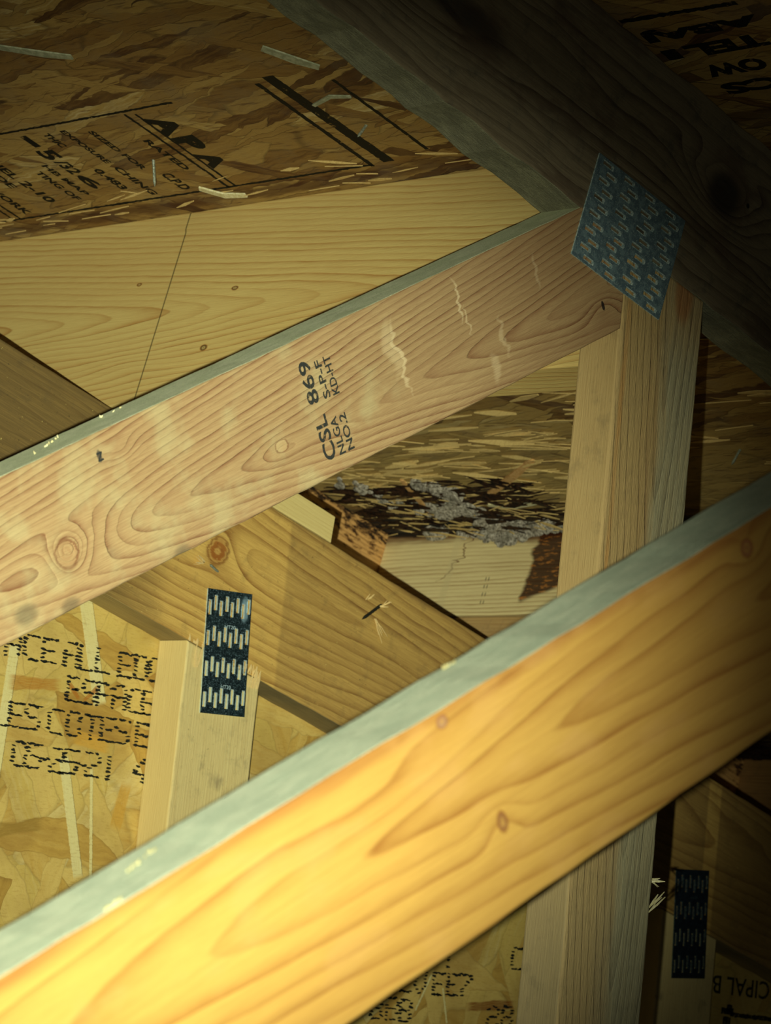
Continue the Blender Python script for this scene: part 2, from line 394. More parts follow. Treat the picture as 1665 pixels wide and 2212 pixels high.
ceil_poly = [(22, RN), (136, RN), (136, RN+.44), (22, RN+.44)]
cc_ = ctr(ceil_poly); cy_ = (20+97.5)/2
def ceil_extra(g, col, hgt, a, b, P2, fn, big):
    a = g.add(a, cc_[0]); b = g.add(b, cy_)
    sv = g.noise(g.xyz(g.mul(a, 2.6), g.mul(b, .45)), 1., 4., .65)
    sv2 = g.noise(g.xyz(g.mul(a, 7.), g.mul(b, .8), 4.), 1., 3., .6)
    # water damage along the lower lookouts: rotted, black and brown
    for s0 in (87.3, 113.1):
        d = g.add(g.sub(s0, a), g.mul(g.sub(sv, .5), 5.5), g.mul(g.m('ABSOLUTE', g.sub(b, 93.)), .17))
        zone = g.mul(g.step(a, s0+.05, s0+.3, 1, 0), g.step(b, 70, 78))
        col = g.mix(g.mul(g.step(d, 13., 6.), g.step(a, 62.5, 65.), .55), col, c255(206, 178, 104))  # paler boarding down the slope: torch-beam brightness put into the colour
        col = g.mix(g.mul(g.step(sv2, .55, .7), .45), col, c255(84, 50, 20))
        brown = g.mul(g.step(d, 2.4, 4.2, 1, 0), zone); black = g.mul(g.step(g.add(d, g.mul(g.sub(sv2, .5), 3.4)), 1.3, 2.7, 1, 0), zone)
        col = g.mix(g.mul(brown, .72), col, g.mix(sv2, c255(30, 16, 8), c255(112, 66, 26)))
        col = g.mix(g.mul(black, .95), col, g.mix(g.step(sv2, .5, .75), (.006, .008, .009), c255(62, 44, 24)))
        hgt = g.add(hgt, g.mul(sv2, black, 1.2))
    seam = g.m('ABSOLUTE', g.sub(a, 61.2)); col = g.mix(g.mul(g.step(g.add(seam, g.mul(g.sub(sv, .5), 1.2)), .1, .5, 1, 0), .7), col, c255(70, 36, 14))
    # knot-like dark eye and dust haze on the upper part
    e = g.ell(a, b, 53.9, 82.9, .16, .75); col = g.mix(g.step(g.add(e, g.mul(fn, .8)), .7, 1.3, .8, 0), col, c255(48, 26, 10))
    hz = g.noise(P2, .5, 4., .6); col = g.mix(g.mul(g.step(hz, .45, .7), .3), col, c255(120, 108, 84))
    return col, hgt, .75
CEILM = osb('osb roof', [(88, 6., 1.5, 0), (74, 6., 1., .45), (-76, 5., .8, .62), (96, 6., .6, .5), (58, 3.4, .5, .85), (104, 3.4, .28, .8)], PAL_ROOF, 'xy', 9.7, edge=.45, extra=ceil_extra, bd=.05, streak=(.25, 7.), satur=.3)
ceiling, _ = board('ceiling', (TU, TY, TN), ceil_poly, 20, 97.5, CEILM, None, None, bev=0, jit=0, kind='structure')
ceiling['label'] = 'brown strand-board roof sheathing with black grade stamps and a rotted patch'

# ------------------------------------------------------------------ LUMBER MATERIALS
DUST_M = dusty('dust web', c255(218, 226, 180), c255(238, 242, 200), 1.)
DUST_F = dusty('dust near web', c255(160, 170, 144), c255(178, 184, 156), 4., .25)
DUST_T = dusty('dust chord', c255(120, 118, 94), c255(146, 144, 114), 7.)

# ------------------------------------------------------------------ GABLE TRUSS
FT = (TU, TY, TN)
d2p = [(40, GB), (132, GB), (132, GT), (40, GT)]; dc = ctr(d2p)
def d2_gray(g, x, y, z, n1, n2, fib):
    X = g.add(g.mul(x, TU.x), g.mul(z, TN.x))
    golden = g.m('MAXIMUM', g.mul(g.step(X, 70.4, 71.6), g.step(X, 76.55, 76.75, 1, 0)), g.mul(g.step(X, 100.8, 100.95), g.step(X, 101.6, 101.75, 1, 0)))  # golden bands of the wood, left clear of the grey weathering
    a = g.mul(g.sub(1., golden), g.step(g.add(n2, g.mul(z, .06)), 2.2, 2.75, .12, .52))
    b = g.mul(g.step(X, 95., 104., 0, .55), g.sub(1., golden))
    return [g.m('MAXIMUM', a, g.mul(g.sub(1., golden), .42)), b, g.mul(g.step(X, 71, 62), .6), g.step(z, 34.75, 34.95, 0, .5)]
D2M = wood('wood gable chord', c255(222, 184, 98), c255(122, 72, 26), 2.6, 1., .3, 0., .35, cath=(32.9, .3, .045),
  bumps=((67.45, 32.7, 1.3, .75, .9), (80, 31.2, 3.5, .4, .35), (98, 33, 6, .8, .7)), knots=((67.45, 32.55, .46, .50, c255(150, 86, 30), 1.3), (81.2, 33.1, .3, .16, c255(110, 60, 26))),
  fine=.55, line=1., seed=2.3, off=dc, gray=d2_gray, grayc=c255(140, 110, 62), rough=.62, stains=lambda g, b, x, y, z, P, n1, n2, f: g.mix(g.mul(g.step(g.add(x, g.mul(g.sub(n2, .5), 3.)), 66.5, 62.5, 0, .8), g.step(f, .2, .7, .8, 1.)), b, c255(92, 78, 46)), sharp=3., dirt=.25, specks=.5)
D2U = wood('wood gable chord edge', c255(196, 170, 104), c255(100, 80, 42), 9., .2, 1., 0., .3, seed=5., off=dc, fine=.6, line=.7, gray=lambda g, x, y, z, a, b, f: [g.step(a, .35, .7, .2, .7)], grayc=c255(104, 100, 76))
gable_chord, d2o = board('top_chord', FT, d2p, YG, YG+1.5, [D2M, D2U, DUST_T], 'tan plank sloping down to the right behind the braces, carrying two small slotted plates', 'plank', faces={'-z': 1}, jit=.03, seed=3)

S_A = wood('wood stud', c255(222, 204, 138), c255(180, 146, 84), 7., 1., .4, .0, .35, seed=8.2, fine=.5, line=.45, off=(0, 0), rough=.75, dirt=.3, specks=.4, blotch=(.5, .6, .62, .5), blotchc=c255(120, 108, 84))
S_B = wood('wood stud side', c255(222, 200, 130), c255(192, 160, 96), 9., .3, 1., 0, .3, seed=1.2, fine=.35, line=.25)
def stud(x0, label, seed):
    fr = frame(90)
    p = [(-22, -(x0+3.5)), (TNz(x0+3.5, GB)-.02, -(x0+3.5)), (TNz(x0, GB)-.02, -x0), (-22, -x0)]
    return board('gable_stud', fr, p, YG, YG+1.5, [S_A, S_B], label, 'stud', 'gable wall studs', faces={'+z': 1}, jit=.03, seed=seed)
stud_a, _ = stud(72.45, 'pale upright stud against the yellow dot-printed sheathing, at the left of the photo', 1)
stud_b, _ = stud(98.65, 'dim upright stud in the lower right corner beside the grey wide-grained post', 5)

# ------------------------------------------------------------------ MIDDLE TRUSS
A_W = 30.75
FW = frame(A_W)
XL, XR = 65.65, 69.10
def wedge(v_lo, v_hi, u0):
    lo = to_uv(FW, XL, 0)
    # lower corner: lower edge meets the post's left side
    dX = to_uv(FW, 0, 1); pX = to_uv(FW, XL, 0)
    B = line_isect((0, v_lo), (1, 0), pX, dX)
    C_ = to_uv(FW, XL, TNz(XL, TB))
    dT = to_uv(FW, TU.x, TU.z)
    D = line_isect((0, v_hi), (1, 0), C_, dT)
    return [(u0, v_lo), B, C_, D, (u0, v_hi)]
mp_ = wedge(-16.91, -13.33, 33.); mc = ctr(mp_)
def m_stain(g, base, x, y, z, PV, n1, n2, fib):
    # pale scuffs crossing the grain, green-grey bloom between the rings
    for (x0, z0, sx, sz, k) in ((57.75, -14.9, .10, 1.2, .6), (57.55, -14.6, .30, .9, .35), (60.3, -14.2, .07, .75, .7), (60.45, -14.8, .05, .5, .5), (61.6, -15.6, .12, .7, .4), (63.6, -14.4, .08, .6, .4), (61.0, -16.3, .2, .5, .4)):
        e = g.add(g.ell(g.add(x, g.mul(g.sub(n2, .5), .9)), z, x0, z0, sx, sz), g.mul(fib, .6)); base = g.mix(g.step(e, .3, 1.3, k, 0), base, c255(226, 204, 156))
    bl = g.noise(g.vscale(PV, (.9, 1, .9), (2, 0, 6)), 1., 3., .55)
    m_ = g.mul(g.step(bl, .46, .72, 0, .42), g.step(x, 58.5, 56.5)); base = g.mix(m_, base, c255(192, 184, 134))
    for (x0, z0, r) in ((48.9, -16.9, .25), (43.9, -16.5, .3), (45.2, -16.8, .25)):
        e = g.ell(x, z, x0, z0, r*1.5, r); base = g.mix(g.step(g.add(e, fib), .6, 1.5, .6, 0), base, c255(96, 88, 66))
    e = g.ell(x, z, 47.32, -13.87, .10, .2); base = g.mix(g.step(g.add(e, fib), .8, 1.3, .8, 0), base, (.03, .03, .03))
    base = g.mix(g.step(x, 59., 65.5, 0, .35), base, c255(128, 92, 56))
    e = g.ell(x, z, 65.85, -16.1, .07, .17); return g.mix(g.step(g.add(e, g.mul(fib, .6)), .8, 1.2, .95, 0), base, (.012, .01, .008))
MM = wood('wood middle web', c255(184, 156, 108), c255(112, 62, 36), 5.2, 1., .5, .0, .12, cath=(-15.7, .30, -.11),
  bumps=((46.1, -15.6, 1.3, .55, .55), (45.6, -15.6, .5, .45, .8), (52.9, -15.7, .7, .3, -.25), (48.0, -14.0, .5, .3, .25), (65.9, -16.1, .8, .45, .4), (38, -15, 3, .9, .9)),
  knots=((45.55, -15.62, .32, .36, c255(172, 138, 94), 2.2), (52.94, -15.6, .2, .14, c255(186, 156, 108), 1.5)), fine=.5, line=1., seed=4.4, off=mc, stains=m_stain, rough=.78, sharp=2.6, bumpd=.02)
mid_web, mo = board('truss_web', FW, mp_, YM, YM+1.5, [MM, DUST_M], 'pinkish diagonal brace stamped with grade letters, rising right to the big metal plate', 'brace', faces={'+z': 1}, jit=.03, seed=11)

FV = frame(90)
vp = [(-22, -XR), (TNz(XR, TB), -XR), (TNz(XL, TB), -XL), (-22, -XL)]; vc = ctr(vp)
def v_gray(g, x, y, z, n1, n2, fib):
    X = g.mul(z, -1.)
    return [g.mul(g.step(g.add(X, g.mul(g.sub(n2, .5), .8)), 67.3, 67.9, .15, .8), g.step(x, 20.5, 18.5, .4, 1.)), g.step(x, 8., 2., 0, .4), g.step(n1, .45, .7, 0, .25)]
def v_st(g, base, x, y, z, PV, n1, n2, fib):
    X = g.mul(z, -1.); d = g.m('ABSOLUTE', g.sub(X, g.add(65.93, g.mul(g.sub(n2, .5), .25))))
    base = g.mix(g.mul(g.step(d, .03, .13, .85, 0), g.step(n1, .4, .55, .5, 1.), g.step(x, 5, 8)), base, c255(178, 116, 44))
    base = g.mix(g.step(X, 67.5, 66.6, 0, .5), base, c255(176, 150, 96))
    e = g.ell(x, X, 21.0, 68.2, 1.0, .45); return g.mix(g.step(e, .3, 1.2, .6, 0), base, c255(150, 88, 36))
VM = wood('wood post', c255(180, 150, 92), c255(98, 60, 26), 3.6, 1., .3, 0., .14, cath=(-67.75, .16, -.085), bumps=((6, -68.6, 5, .3, .3),),
  fine=.6, line=1., seed=6.1, off=vc, gray=v_gray, grayc=c255(158, 156, 124), stains=v_st, rough=.75, sharp=3.2, dirt=.2, bumpd=.03)
VS = wood('wood post side', c255(186, 160, 104), c255(156, 122, 70), 8., .3, 1.2, 0, .3, seed=2.2, fine=.6, line=.35, off=vc, dirt=.25, gray=lambda g, x, y, z, a, b, f: [g.step(x, 9., 1., .05, .5)], grayc=c255(128, 128, 104))
post, vo = board('post', FV, vp, YM, YM+1.5, [VM, VS], 'upright post with orange streak and wide grey grain under the big metal plate', 'post', faces={'+z': 1}, bev=.10, jit=.02, seed=21)

tp = [(24, TB), (128, TB), (128, 42.58), (24, 42.58)]; tc_ = ctr(tp)
def t_st(g, base, x, y, z, PV, n1, n2, fib):
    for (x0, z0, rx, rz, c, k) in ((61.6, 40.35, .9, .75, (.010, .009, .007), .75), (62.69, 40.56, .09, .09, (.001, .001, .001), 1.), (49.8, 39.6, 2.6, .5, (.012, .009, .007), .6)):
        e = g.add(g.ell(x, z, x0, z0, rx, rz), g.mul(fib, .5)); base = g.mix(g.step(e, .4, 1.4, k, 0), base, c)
    sp = g.noise(g.vscale(PV, (2.5, 3, 5), (1, 1, 1)), 1., 4., .7)
    return g.mix(g.step(sp, .66, .74, 0, .45), base, c255(130, 122, 92))
TM = wood('wood dark chord', c255(120, 108, 82), c255(48, 34, 20), 2.3, 1., .3, .0, .9, bumps=((61.6, 40.35, 1.6, 1.0, 1.6), (48, 38.9, 4, .5, .8), (70, 39, 6, .8, .8)),
  fine=.6, line=1., seed=9.3, off=tc_, stains=t_st, rough=.9, sharp=2.6, dirt=.5, blotch=(.3, .6, .52, .5), blotchc=c255(70, 52, 38))
dark_chord, to_ = board('top_chord', FT, tp, YM, YM+1.5, [TM, DUST_T], 'wide dark weathered plank sloping down to the right across the upper right corner', 'plank', faces={'-z': 1}, jit=.10, seed=31)

# ------------------------------------------------------------------ NEAR TRUSS WEB (out of focus)
fp = [(12, -17.36), (54, -17.36), (54, -13.87), (12, -13.87)]; fc = ctr(fp)
def f_st(g, base, x, y, z, PV, n1, n2, fib):
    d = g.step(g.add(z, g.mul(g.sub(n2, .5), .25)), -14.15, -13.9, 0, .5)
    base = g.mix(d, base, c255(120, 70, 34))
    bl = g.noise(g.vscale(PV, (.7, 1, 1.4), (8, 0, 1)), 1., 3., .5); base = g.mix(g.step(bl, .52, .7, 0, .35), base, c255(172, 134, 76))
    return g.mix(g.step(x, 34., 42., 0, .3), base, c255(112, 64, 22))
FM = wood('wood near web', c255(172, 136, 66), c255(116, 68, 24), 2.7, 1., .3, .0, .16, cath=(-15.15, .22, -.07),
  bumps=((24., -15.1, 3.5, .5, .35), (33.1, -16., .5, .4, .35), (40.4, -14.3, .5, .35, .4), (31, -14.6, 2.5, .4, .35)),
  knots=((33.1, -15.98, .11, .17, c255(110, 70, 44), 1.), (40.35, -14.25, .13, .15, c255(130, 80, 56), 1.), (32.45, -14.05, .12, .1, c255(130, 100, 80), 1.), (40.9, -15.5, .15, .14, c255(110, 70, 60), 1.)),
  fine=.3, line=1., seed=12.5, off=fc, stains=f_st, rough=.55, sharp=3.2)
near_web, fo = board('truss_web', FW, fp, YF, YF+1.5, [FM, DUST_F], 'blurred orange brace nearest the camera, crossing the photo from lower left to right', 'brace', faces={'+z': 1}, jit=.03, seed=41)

# ------------------------------------------------------------------ LOOKOUTS AND FLY RAFTER
FE = (TY, -TU, TN)
def lookout(name, s, v0, v1, mats, label, group, y0=59.1, y1=95.2, seed=0, parent=None):
    p = [(y0, v0[0]), (y1, v0[1]), (y1, v1), (y0, v1)]
    return board(name, FE, p, -(s+1.5), -s, mats, label, 'board', group, jit=.012, seed=seed)
ep = ctr([(59.1, 34.55), (95.2, 42.6)])
def e_st(g, base, x, y, z, PV, n1, n2, fib):
    xl = g.add(81.19, g.mul(g.sub(z, 35.54), .022), g.mul(g.step(z, 41.4, 41.6), .06))
    d = g.m('ABSOLUTE', g.sub(x, xl)); base = g.mix(g.step(d, .012, .05, .75, 0), base, (.03, .03, .012))
    return base
EM = wood('wood yellow lookout', c255(214, 190, 116), c255(164, 108, 44), 4.6, 1., .9, .0, .10, cath=(38.35, .42, -.085), bumps=((82, 36.4, 1.6, .4, .22), (88, 37.2, 3, .6, .3)),
  knots=((78.5, 36.84, .16, .12, c255(80, 50, 20), 1.), (77.87, 38.99, .14, .07, c255(96, 60, 28), 1.), (82.9, 39.6, .12, .06, c255(110, 70, 30), 1.)),
  fine=.25, line=.9, seed=3.3, off=ep, stains=e_st, rough=.6, sharp=3.)
e_board, eo = lookout('lookout', 61.75, (35.27, 35.27), 42.6, EM, 'wide yellow board with oval grain and a thin pencil line, upper left', 'lookouts under the roof', seed=51)
lp = ctr([(59.1, 38.75), (95.2, 42.6)])
def l_st(g, base, x, y, z, PV, n1, n2, fib):
    edge = g.add(z, g.mul(g.sub(n2, .5), .6), g.mul(g.sub(n1, .5), 1.0))
    base = g.mix(g.step(edge, 41.75, 42.25, 0, .85), base, c255(92, 44, 14))
    base = g.mix(g.step(edge, 42.15, 42.4, 0, .95), base, (.012, .010, .008))
    wob = g.add(x, g.mul(g.sub(n2, .5), .7))
    drip = g.mul(g.step(wob, 84.2, 84.5), g.step(wob, 86.5, 86.75, 1, 0), g.step(g.add(z, g.mul(g.sub(wob, 85.5), .35)), 39.55, 39.8))
    str_ = g.noise(g.vscale(PV, (2.2, 1, 9), (0, 0, 0)), 1., 3., .7)
    base = g.mix(g.mul(drip, .93), base, g.mix(g.step(str_, .52, .66), c255(58, 22, 6), c255(170, 104, 36)))
    d = g.m('ABSOLUTE', g.sub(x, g.add(90.9, g.mul(g.sub(z, 41.), -.5), g.mul(g.sub(n2, .5), 2.2)))); base = g.mix(g.mul(g.step(d, .02, .07, .8, 0), g.step(z, 40.2, 40.5)), base, c255(96, 46, 14))
    st = g.m('ABSOLUTE', g.sub(x, 91.0)); base = g.mix(g.mul(g.step(st, .1, .3, .5, 0), 1.), base, c255(214, 196, 140))
    for k in range(4):
        for q in (0, 1):
            e = g.ell(x, z, 88.85-.16*q-.02*k, 40.35-.34*k, .035, .11); base = g.mix(g.step(g.add(e, g.mul(fib, .6)), .8, 1.3, .7, 0), base, (.05, .05, .04))
    return base
LM = wood('wood pale lookout', c255(240, 222, 158), c255(150, 104, 50), 5.6, 1., .3, .012, .10, fine=.35, line=.95, seed=7.7, off=lp, stains=l_st, rough=.6, sharp=3.)
L2M = wood('wood pale strip', c255(196, 164, 104), c255(146, 98, 50), 6., 1., .0, .0, .2, fine=.4, line=.6, seed=1.7, rough=.7, dirt=.3)
LUM = wood('wood brown lookout', c255(164, 124, 70), c255(100, 58, 24), 6., 1., .0, .0, .25, fine=.4, line=.7, seed=2.9, rough=.7, dirt=.35)
lookout('lookout', 87.28, (38.78, 38.78), 42.58, LM, 'pale board with a dark brown resin stain below the mouldy rot', 'lookouts under the roof', seed=61)
lookout('filler_strip', 87.40, (35.06, 35.06), 38.74, L2M, 'pale strip under the board with the resin stain', None, seed=63)
lookout('lookout', 113.1, (35.06, 35.06), 42.58, LUM, 'dim brown board end at the right edge of the photo, below the near brace', 'lookouts under the roof', seed=65)
def r_st(g, base, x, y, z, PV, n1, n2, fib):
    e = g.noise(g.vscale(PV, (1.6, 1, 5.), (3, 0, 3)), 1., 4., .7)
    m_ = g.step(g.add(e, g.mul(g.sub(z, 41.4), .10)), .52, .66)
    base = g.mix(g.mul(m_, .85), base, c255(88, 44, 16)); return g.mix(g.step(g.add(e, g.mul(g.sub(z, 41.6), .2)), .55, .75, 0, .95), base, (.012, .01, .008))
rp = [(46, 35.06), (132, 35.06), (132, 42.58), (46, 42.58)]; rc = ctr(rp)
RM = wood('wood scorched rafter', c255(226, 176, 104), c255(110, 60, 22), 4., 1., .0, .03, .6, fine=.5, line=1., seed=5.9, off=rc, stains=r_st, rough=.55)
board('fly_rafter', FT, rp, 95.2, 96.7, RM, 'orange board with black-stained upper edge, far corner left of the mouldy rot', 'board', jit=.03, seed=71)
# short pale block lying on the gable chord
bp = [(68.9, 35.04), (72.35, 35.04), (72.2, 35.98), (68.9, 35.98)]; bc = ctr(bp)
BM_ = wood('wood block', c255(226, 206, 134), c255(190, 158, 84), 7., 1., .5, 0, .2, fine=.3, line=.45, seed=4.9, off=bc)
board('wood_block', FT, bp, YG+.05, YG+1.45, BM_, 'small pale wood block on the tan plank, just below the stamped brace', 'block', bev=.03, jit=.01, seed=81)

# ------------------------------------------------------------------ NAIL PLATES
def plate_mat(name, c1, c2, c3, metallic, rough, patch=None, sc=9.):
    g = G(name); P, x, y, z = g.coords(); n = g.noise(P, sc, 4., .75); n2 = g.noise(P, 30., 2., .6); b = g.noise(P, 1.1, 2., .5)
    col = g.mix(g.step(n, .42, .62), c1, c2); col = g.mix(g.step(n2, .60, .68, 0, .7), col, c3)
    if patch:
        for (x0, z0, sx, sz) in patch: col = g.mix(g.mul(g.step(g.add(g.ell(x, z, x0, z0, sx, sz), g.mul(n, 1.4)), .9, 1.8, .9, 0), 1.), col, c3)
    return g.finish(col, rough, g.bump(n, .01, .5), metallic, .5)
STEEL = plate_mat('steel dark', c255(22, 34, 38), c255(48, 66, 70), c255(150, 184, 196), .35, .38, ((.72, 1.55, .22, .5),))  # pale blue reflection painted into the upper right of the plate
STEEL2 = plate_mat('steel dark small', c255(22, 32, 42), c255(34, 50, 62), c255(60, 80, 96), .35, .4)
STEELB = plate_mat('steel dusty', c255(72, 92, 98), c255(98, 120, 122), c255(150, 164, 154), .1, .8, sc=5.)
RIM = flat('steel cut edge', c255(176, 200, 196), c255(210, 226, 214), 12., .35, .3)
RIMB = flat('steel cut edge dusty', c255(130, 156, 154), c255(190, 204, 192), 14., .6, .2)
TOOTH = flat('steel tooth', c255(56, 74, 78), c255(96, 120, 122), 12., .4, .5)
def nail_plate(fr, u0, v0, w, h, yf, rows, cols, slot_w, slot_h, mats, label, group, stag=.17, rim=RIM, x_m=.05, z_m=.13, seed=0, tooth_dot=False):
    """lower-left corner (u0, v0); rows along v, cols along u; slots punched right through the sheet"""
    rnd = random.Random(seed); slots = []
    for c in range(cols):
        cx = w*(x_m + (1-2*x_m)*c/(cols-1)) if cols > 1 else w/2
        for r in range(rows):
            cz = h*(z_m + (1-2*z_m)*r/(rows-1)) + (stag/2 if c % 2 else -stag/2)
            slots.append((cx-slot_w/2, cx+slot_w/2, cz-slot_h/2, cz+slot_h/2))
    xs = sorted({0., w} | {round(s[k], 4) for s in slots for k in (0, 1)}); zs = sorted({0., h} | {round(s[k], 4) for s in slots for k in (2, 3)})
    xs = [x for x in xs if 0 <= x <= w]; zs = [z for z in zs if 0 <= z <= h]
    th = .045; bm = bmesh.new(); grid = {}
    def inside(x, z): return any(s[0]-1e-6 < x < s[1]+1e-6 and s[2]-1e-6 < z < s[3]+1e-6 for s in slots)
    def V(i, j):
        if (i, j) not in grid: grid[(i, j)] = bm.verts.new(((xs[i]-w/2)*IN, -th*IN, (zs[j]-h/2)*IN))
        return grid[(i, j)]
    for i in range(len(xs)-1):
        for j in range(len(zs)-1):
            if not inside((xs[i]+xs[i+1])/2, (zs[j]+zs[j+1])/2): bm.faces.new((V(i, j), V(i+1, j), V(i+1, j+1), V(i, j+1)))
    r_ = bmesh.ops.extrude_face_region(bm, geom=list(bm.faces))
    for v in r_['geom']:
        if isinstance(v, bmesh.types.BMVert): v.co.y = -.002*IN
    bmesh.ops.recalc_face_normals(bm, faces=bm.faces)
    for f in bm.faces:
        if abs(f.normal.y) < .5: f.material_index = 1
    ob = link('nail_plate', bm, [mats, rim], fmat(fr, u0+(w/2)*1, yf, v0+h/2))
    tag(ob, label, 'plate', group)
    tb = bmesh.new()
    for s in slots:
        cx, cz = (s[0]+s[1])/2-w/2, (s[2]+s[3])/2-h/2; j = rnd.uniform(-.01, .01)
        # raised lips round every punched slot: long right lip, short lip at one end
        for (dx, dz, hx, hz) in ((slot_w/2, 0, .014, slot_h/2), (-slot_w/2, 0, .008, slot_h/2*.8), (0, slot_h/2*(1 if not tooth_dot else -1), slot_w/2, .016)):
            box_into(tb, Vector(((cx+dx+j)*IN, -(th+.006)*IN, (cz+dz)*IN)), Vector((1, 0, 0)), Vector((0, 1, 0)), Vector((0, 0, 1)), hx*IN, .012*IN, hz*IN)
        if tooth_dot: box_into(tb, Vector((cx*IN, -(th+.02)*IN, (cz-slot_h*.42)*IN)), Vector((1, 0, 0)), Vector((0, 1, 0)), Vector((0, 0, 1)), .03*IN, .02*IN, .04*IN)
    link('punched_lips', tb, rim, ob.matrix_world.copy(), ob)
    return ob
PW = flat('fastener grip', c255(80, 80, 70), c255(110, 104, 84), 9.)
fr_s = frame(3.5)
def corner(fr, x, z): return to_uv(fr, x, z)
u0, v0 = corner(fr_s, 73.31, 9.64)
plate_l = nail_plate(fr_s, u0, v0, 2.06, 4.24, YG-.003, 4, 8, .115, .50, STEEL, 'small shiny dark plate with rows of slots, where the left stud meets the tan plank', 'small slotted nail plates', x_m=.065, seed=2)
fr_t = frame(4.)
u0, v0 = corner(fr_t, 99.51, 2.81)
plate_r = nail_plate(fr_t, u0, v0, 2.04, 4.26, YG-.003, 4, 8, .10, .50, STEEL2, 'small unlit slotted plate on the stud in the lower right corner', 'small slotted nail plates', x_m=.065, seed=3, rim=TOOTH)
fr_b = frame(TA+90)
# corner of the big plate: lowest u (along slope normal) and lowest v (minus slope direction)
plate_b = nail_plate(fr_b, 35.66, -60.30, 3.12, 3.97, YM-.003, 4, 12, .12, .42, STEELB, 'large blue-grey dusty metal plate tilted over the joint of dark plank, brace and post', None, stag=.24, x_m=.05, z_m=.14, seed=4, rim=RIMB, tooth_dot=True)
INKP = flat('pressed letters', c255(150, 180, 186), c255(190, 212, 214), 20., .4)
def on_plate(ob, fx, fz, w, h, body, ln, ht):
    fr = fr_s if ob is plate_l else fr_t
    p = ob.matrix_world @ Vector(((fx-.5)*w*IN, -.047*IN, (.5-fz)*h*IN)); p = Vector((p.x/IN, p.y/IN, (p.z-CAMZ)/IN))
    lettering([(body, p, ln, ht)], ob, INKP if ob is plate_l else TOOTH, 'pressed_lettering', fr[0], fr[2], Vector((0, -1, 0)), .004, .0)
on_plate(plate_l, .42, .305, 2.06, 4.24, 'HT20', .50, .12)
on_plate(plate_l, .42, .790, 2.06, 4.24, 'HT20', .46, .13)
on_plate(plate_r, .46, .27, 2.04, 4.26, 'HT20', .42, .11)

# ------------------------------------------------------------------ PRINTED LETTERING
INK_D = ink('ink dots', (.010, .012, .010), .66, 9.)
INK_S = ink('ink stamp', (.014, .016, .012), .60, 6.)
INK_M = ink('ink grade', (.030, .034, .030), .60, 7.)
INK_R = ink('ink roof', (.006, .006, .004), .64, 3.5)
WY = YG+1.5
row1 = [('A', 66.2, 10.88), ('C', 66.97, 10.9), ('E', 67.76, 10.92), ('A', 68.71, 10.92), ('L', 69.36, 10.9), ('L', 70.1, 10.93), ('E', 71.11, 10.93), ('D', 71.81, 10.95), ('G', 72.47, 10.97)]
row2 = [('E', 68.99, 9.8), ('S', 69.66, 9.79), ('P', 70.3, 9.8), ('A', 70.99, 9.83), ('C', 71.69, 9.8), ('E', 72.33, 9.81)]
row3 = [('L', 66.03, 8.6), ('E', 66.68, 8.63), ('S', 67.38, 8.64), ('C', 68.36, 8.65), ('O', 69.14, 8.66), ('T', 69.93, 8.67), ('E', 70.64, 8.68), ('S', 71.31, 8.69), ('E', 72.22, 8.7)]
row4 = [('0', 67.01, 7.39), ('5', 67.63, 7.40), ('-', 68.12, 7.36), ('2', 68.62, 7.39), ('5', 69.22, 7.41), ('-', 69.68, 7.38), ('2', 70.19, 7.43), ('1', 70.86, 7.41), ('4', 72.33, 7.5)]
rowb = [('E', 87.95, 1.57), ('E', 88.72, 1.6), ('7', 89.4, 1.63), ('V', 86.97, 1.56), ('E', 86.2, 1.55)]
rowc = [('8', 84.8, .46), ('B', 85.62, .48), ('B', 86.33, .47), ('8', 91.08, .58), ('8', 91.87, .63)]
rowd = [('1', 88.35, 2.62), ('C', 92.12, 2.85)]
for i, r in enumerate((row1, row2, row3, row4, rowb, rowc, rowd)):
    dots(r, wall, INK_D, 'dotted_lettering', frame(0), WY, .82, .54, 10+i)
lettering([('CIPAL B', (107.75, WY, 3.22), 3.75, .74)], wall, INK_S, 'printed_lettering', Vector((-1, 0, 0)), Vector((0, 0, -1)), Vector((0, -1, 0)), .004, .01)
def marks(quads, parent, mat, name, nd, lift=.005, jag=.02, seed=0):
    """printed bars: quads of four inch-space corners"""
    rnd = random.Random(seed); bm = bmesh.new(); o = Vector(quads[0][0])
    for q in quads:
        a, b, c, d = [Vector(p)-o for p in q]; n = max(2, int((b-a).length/.12)); up_, lo_ = [], []
        for i in range(n+1):
            t = i/n; wv = (d-a).normalized()*rnd.uniform(-jag, jag); wv2 = (d-a).normalized()*rnd.uniform(-jag, jag)
            lo_.append(bm.verts.new((a.lerp(b, t)+wv+nd*lift)*IN)); up_.append(bm.verts.new((d.lerp(c, t)+wv2+nd*lift)*IN))
        for i in range(n): bm.faces.new((lo_[i], lo_[i+1], up_[i+1], up_[i]))
    bmesh.ops.recalc_face_normals(bm, faces=bm.faces)
    return link(name, bm, mat, world_matrix(W3(o)), parent)
wq = lambda x0, x1, z0, z1: ((x0, WY, z0), (x1, WY, z0), (x1, WY, z1), (x0, WY, z1))
marks([wq(105.3, 109.5, 1.62, 1.8), wq(104.7, 105.5, 1.7, 1.95), wq(104.85, 105.35, 1.3, 1.6), wq(105.05, 105.4, 1.8, 2.1)], wall, INK_S, 'printed_mark', Vector((0, -1, 0)), seed=5)

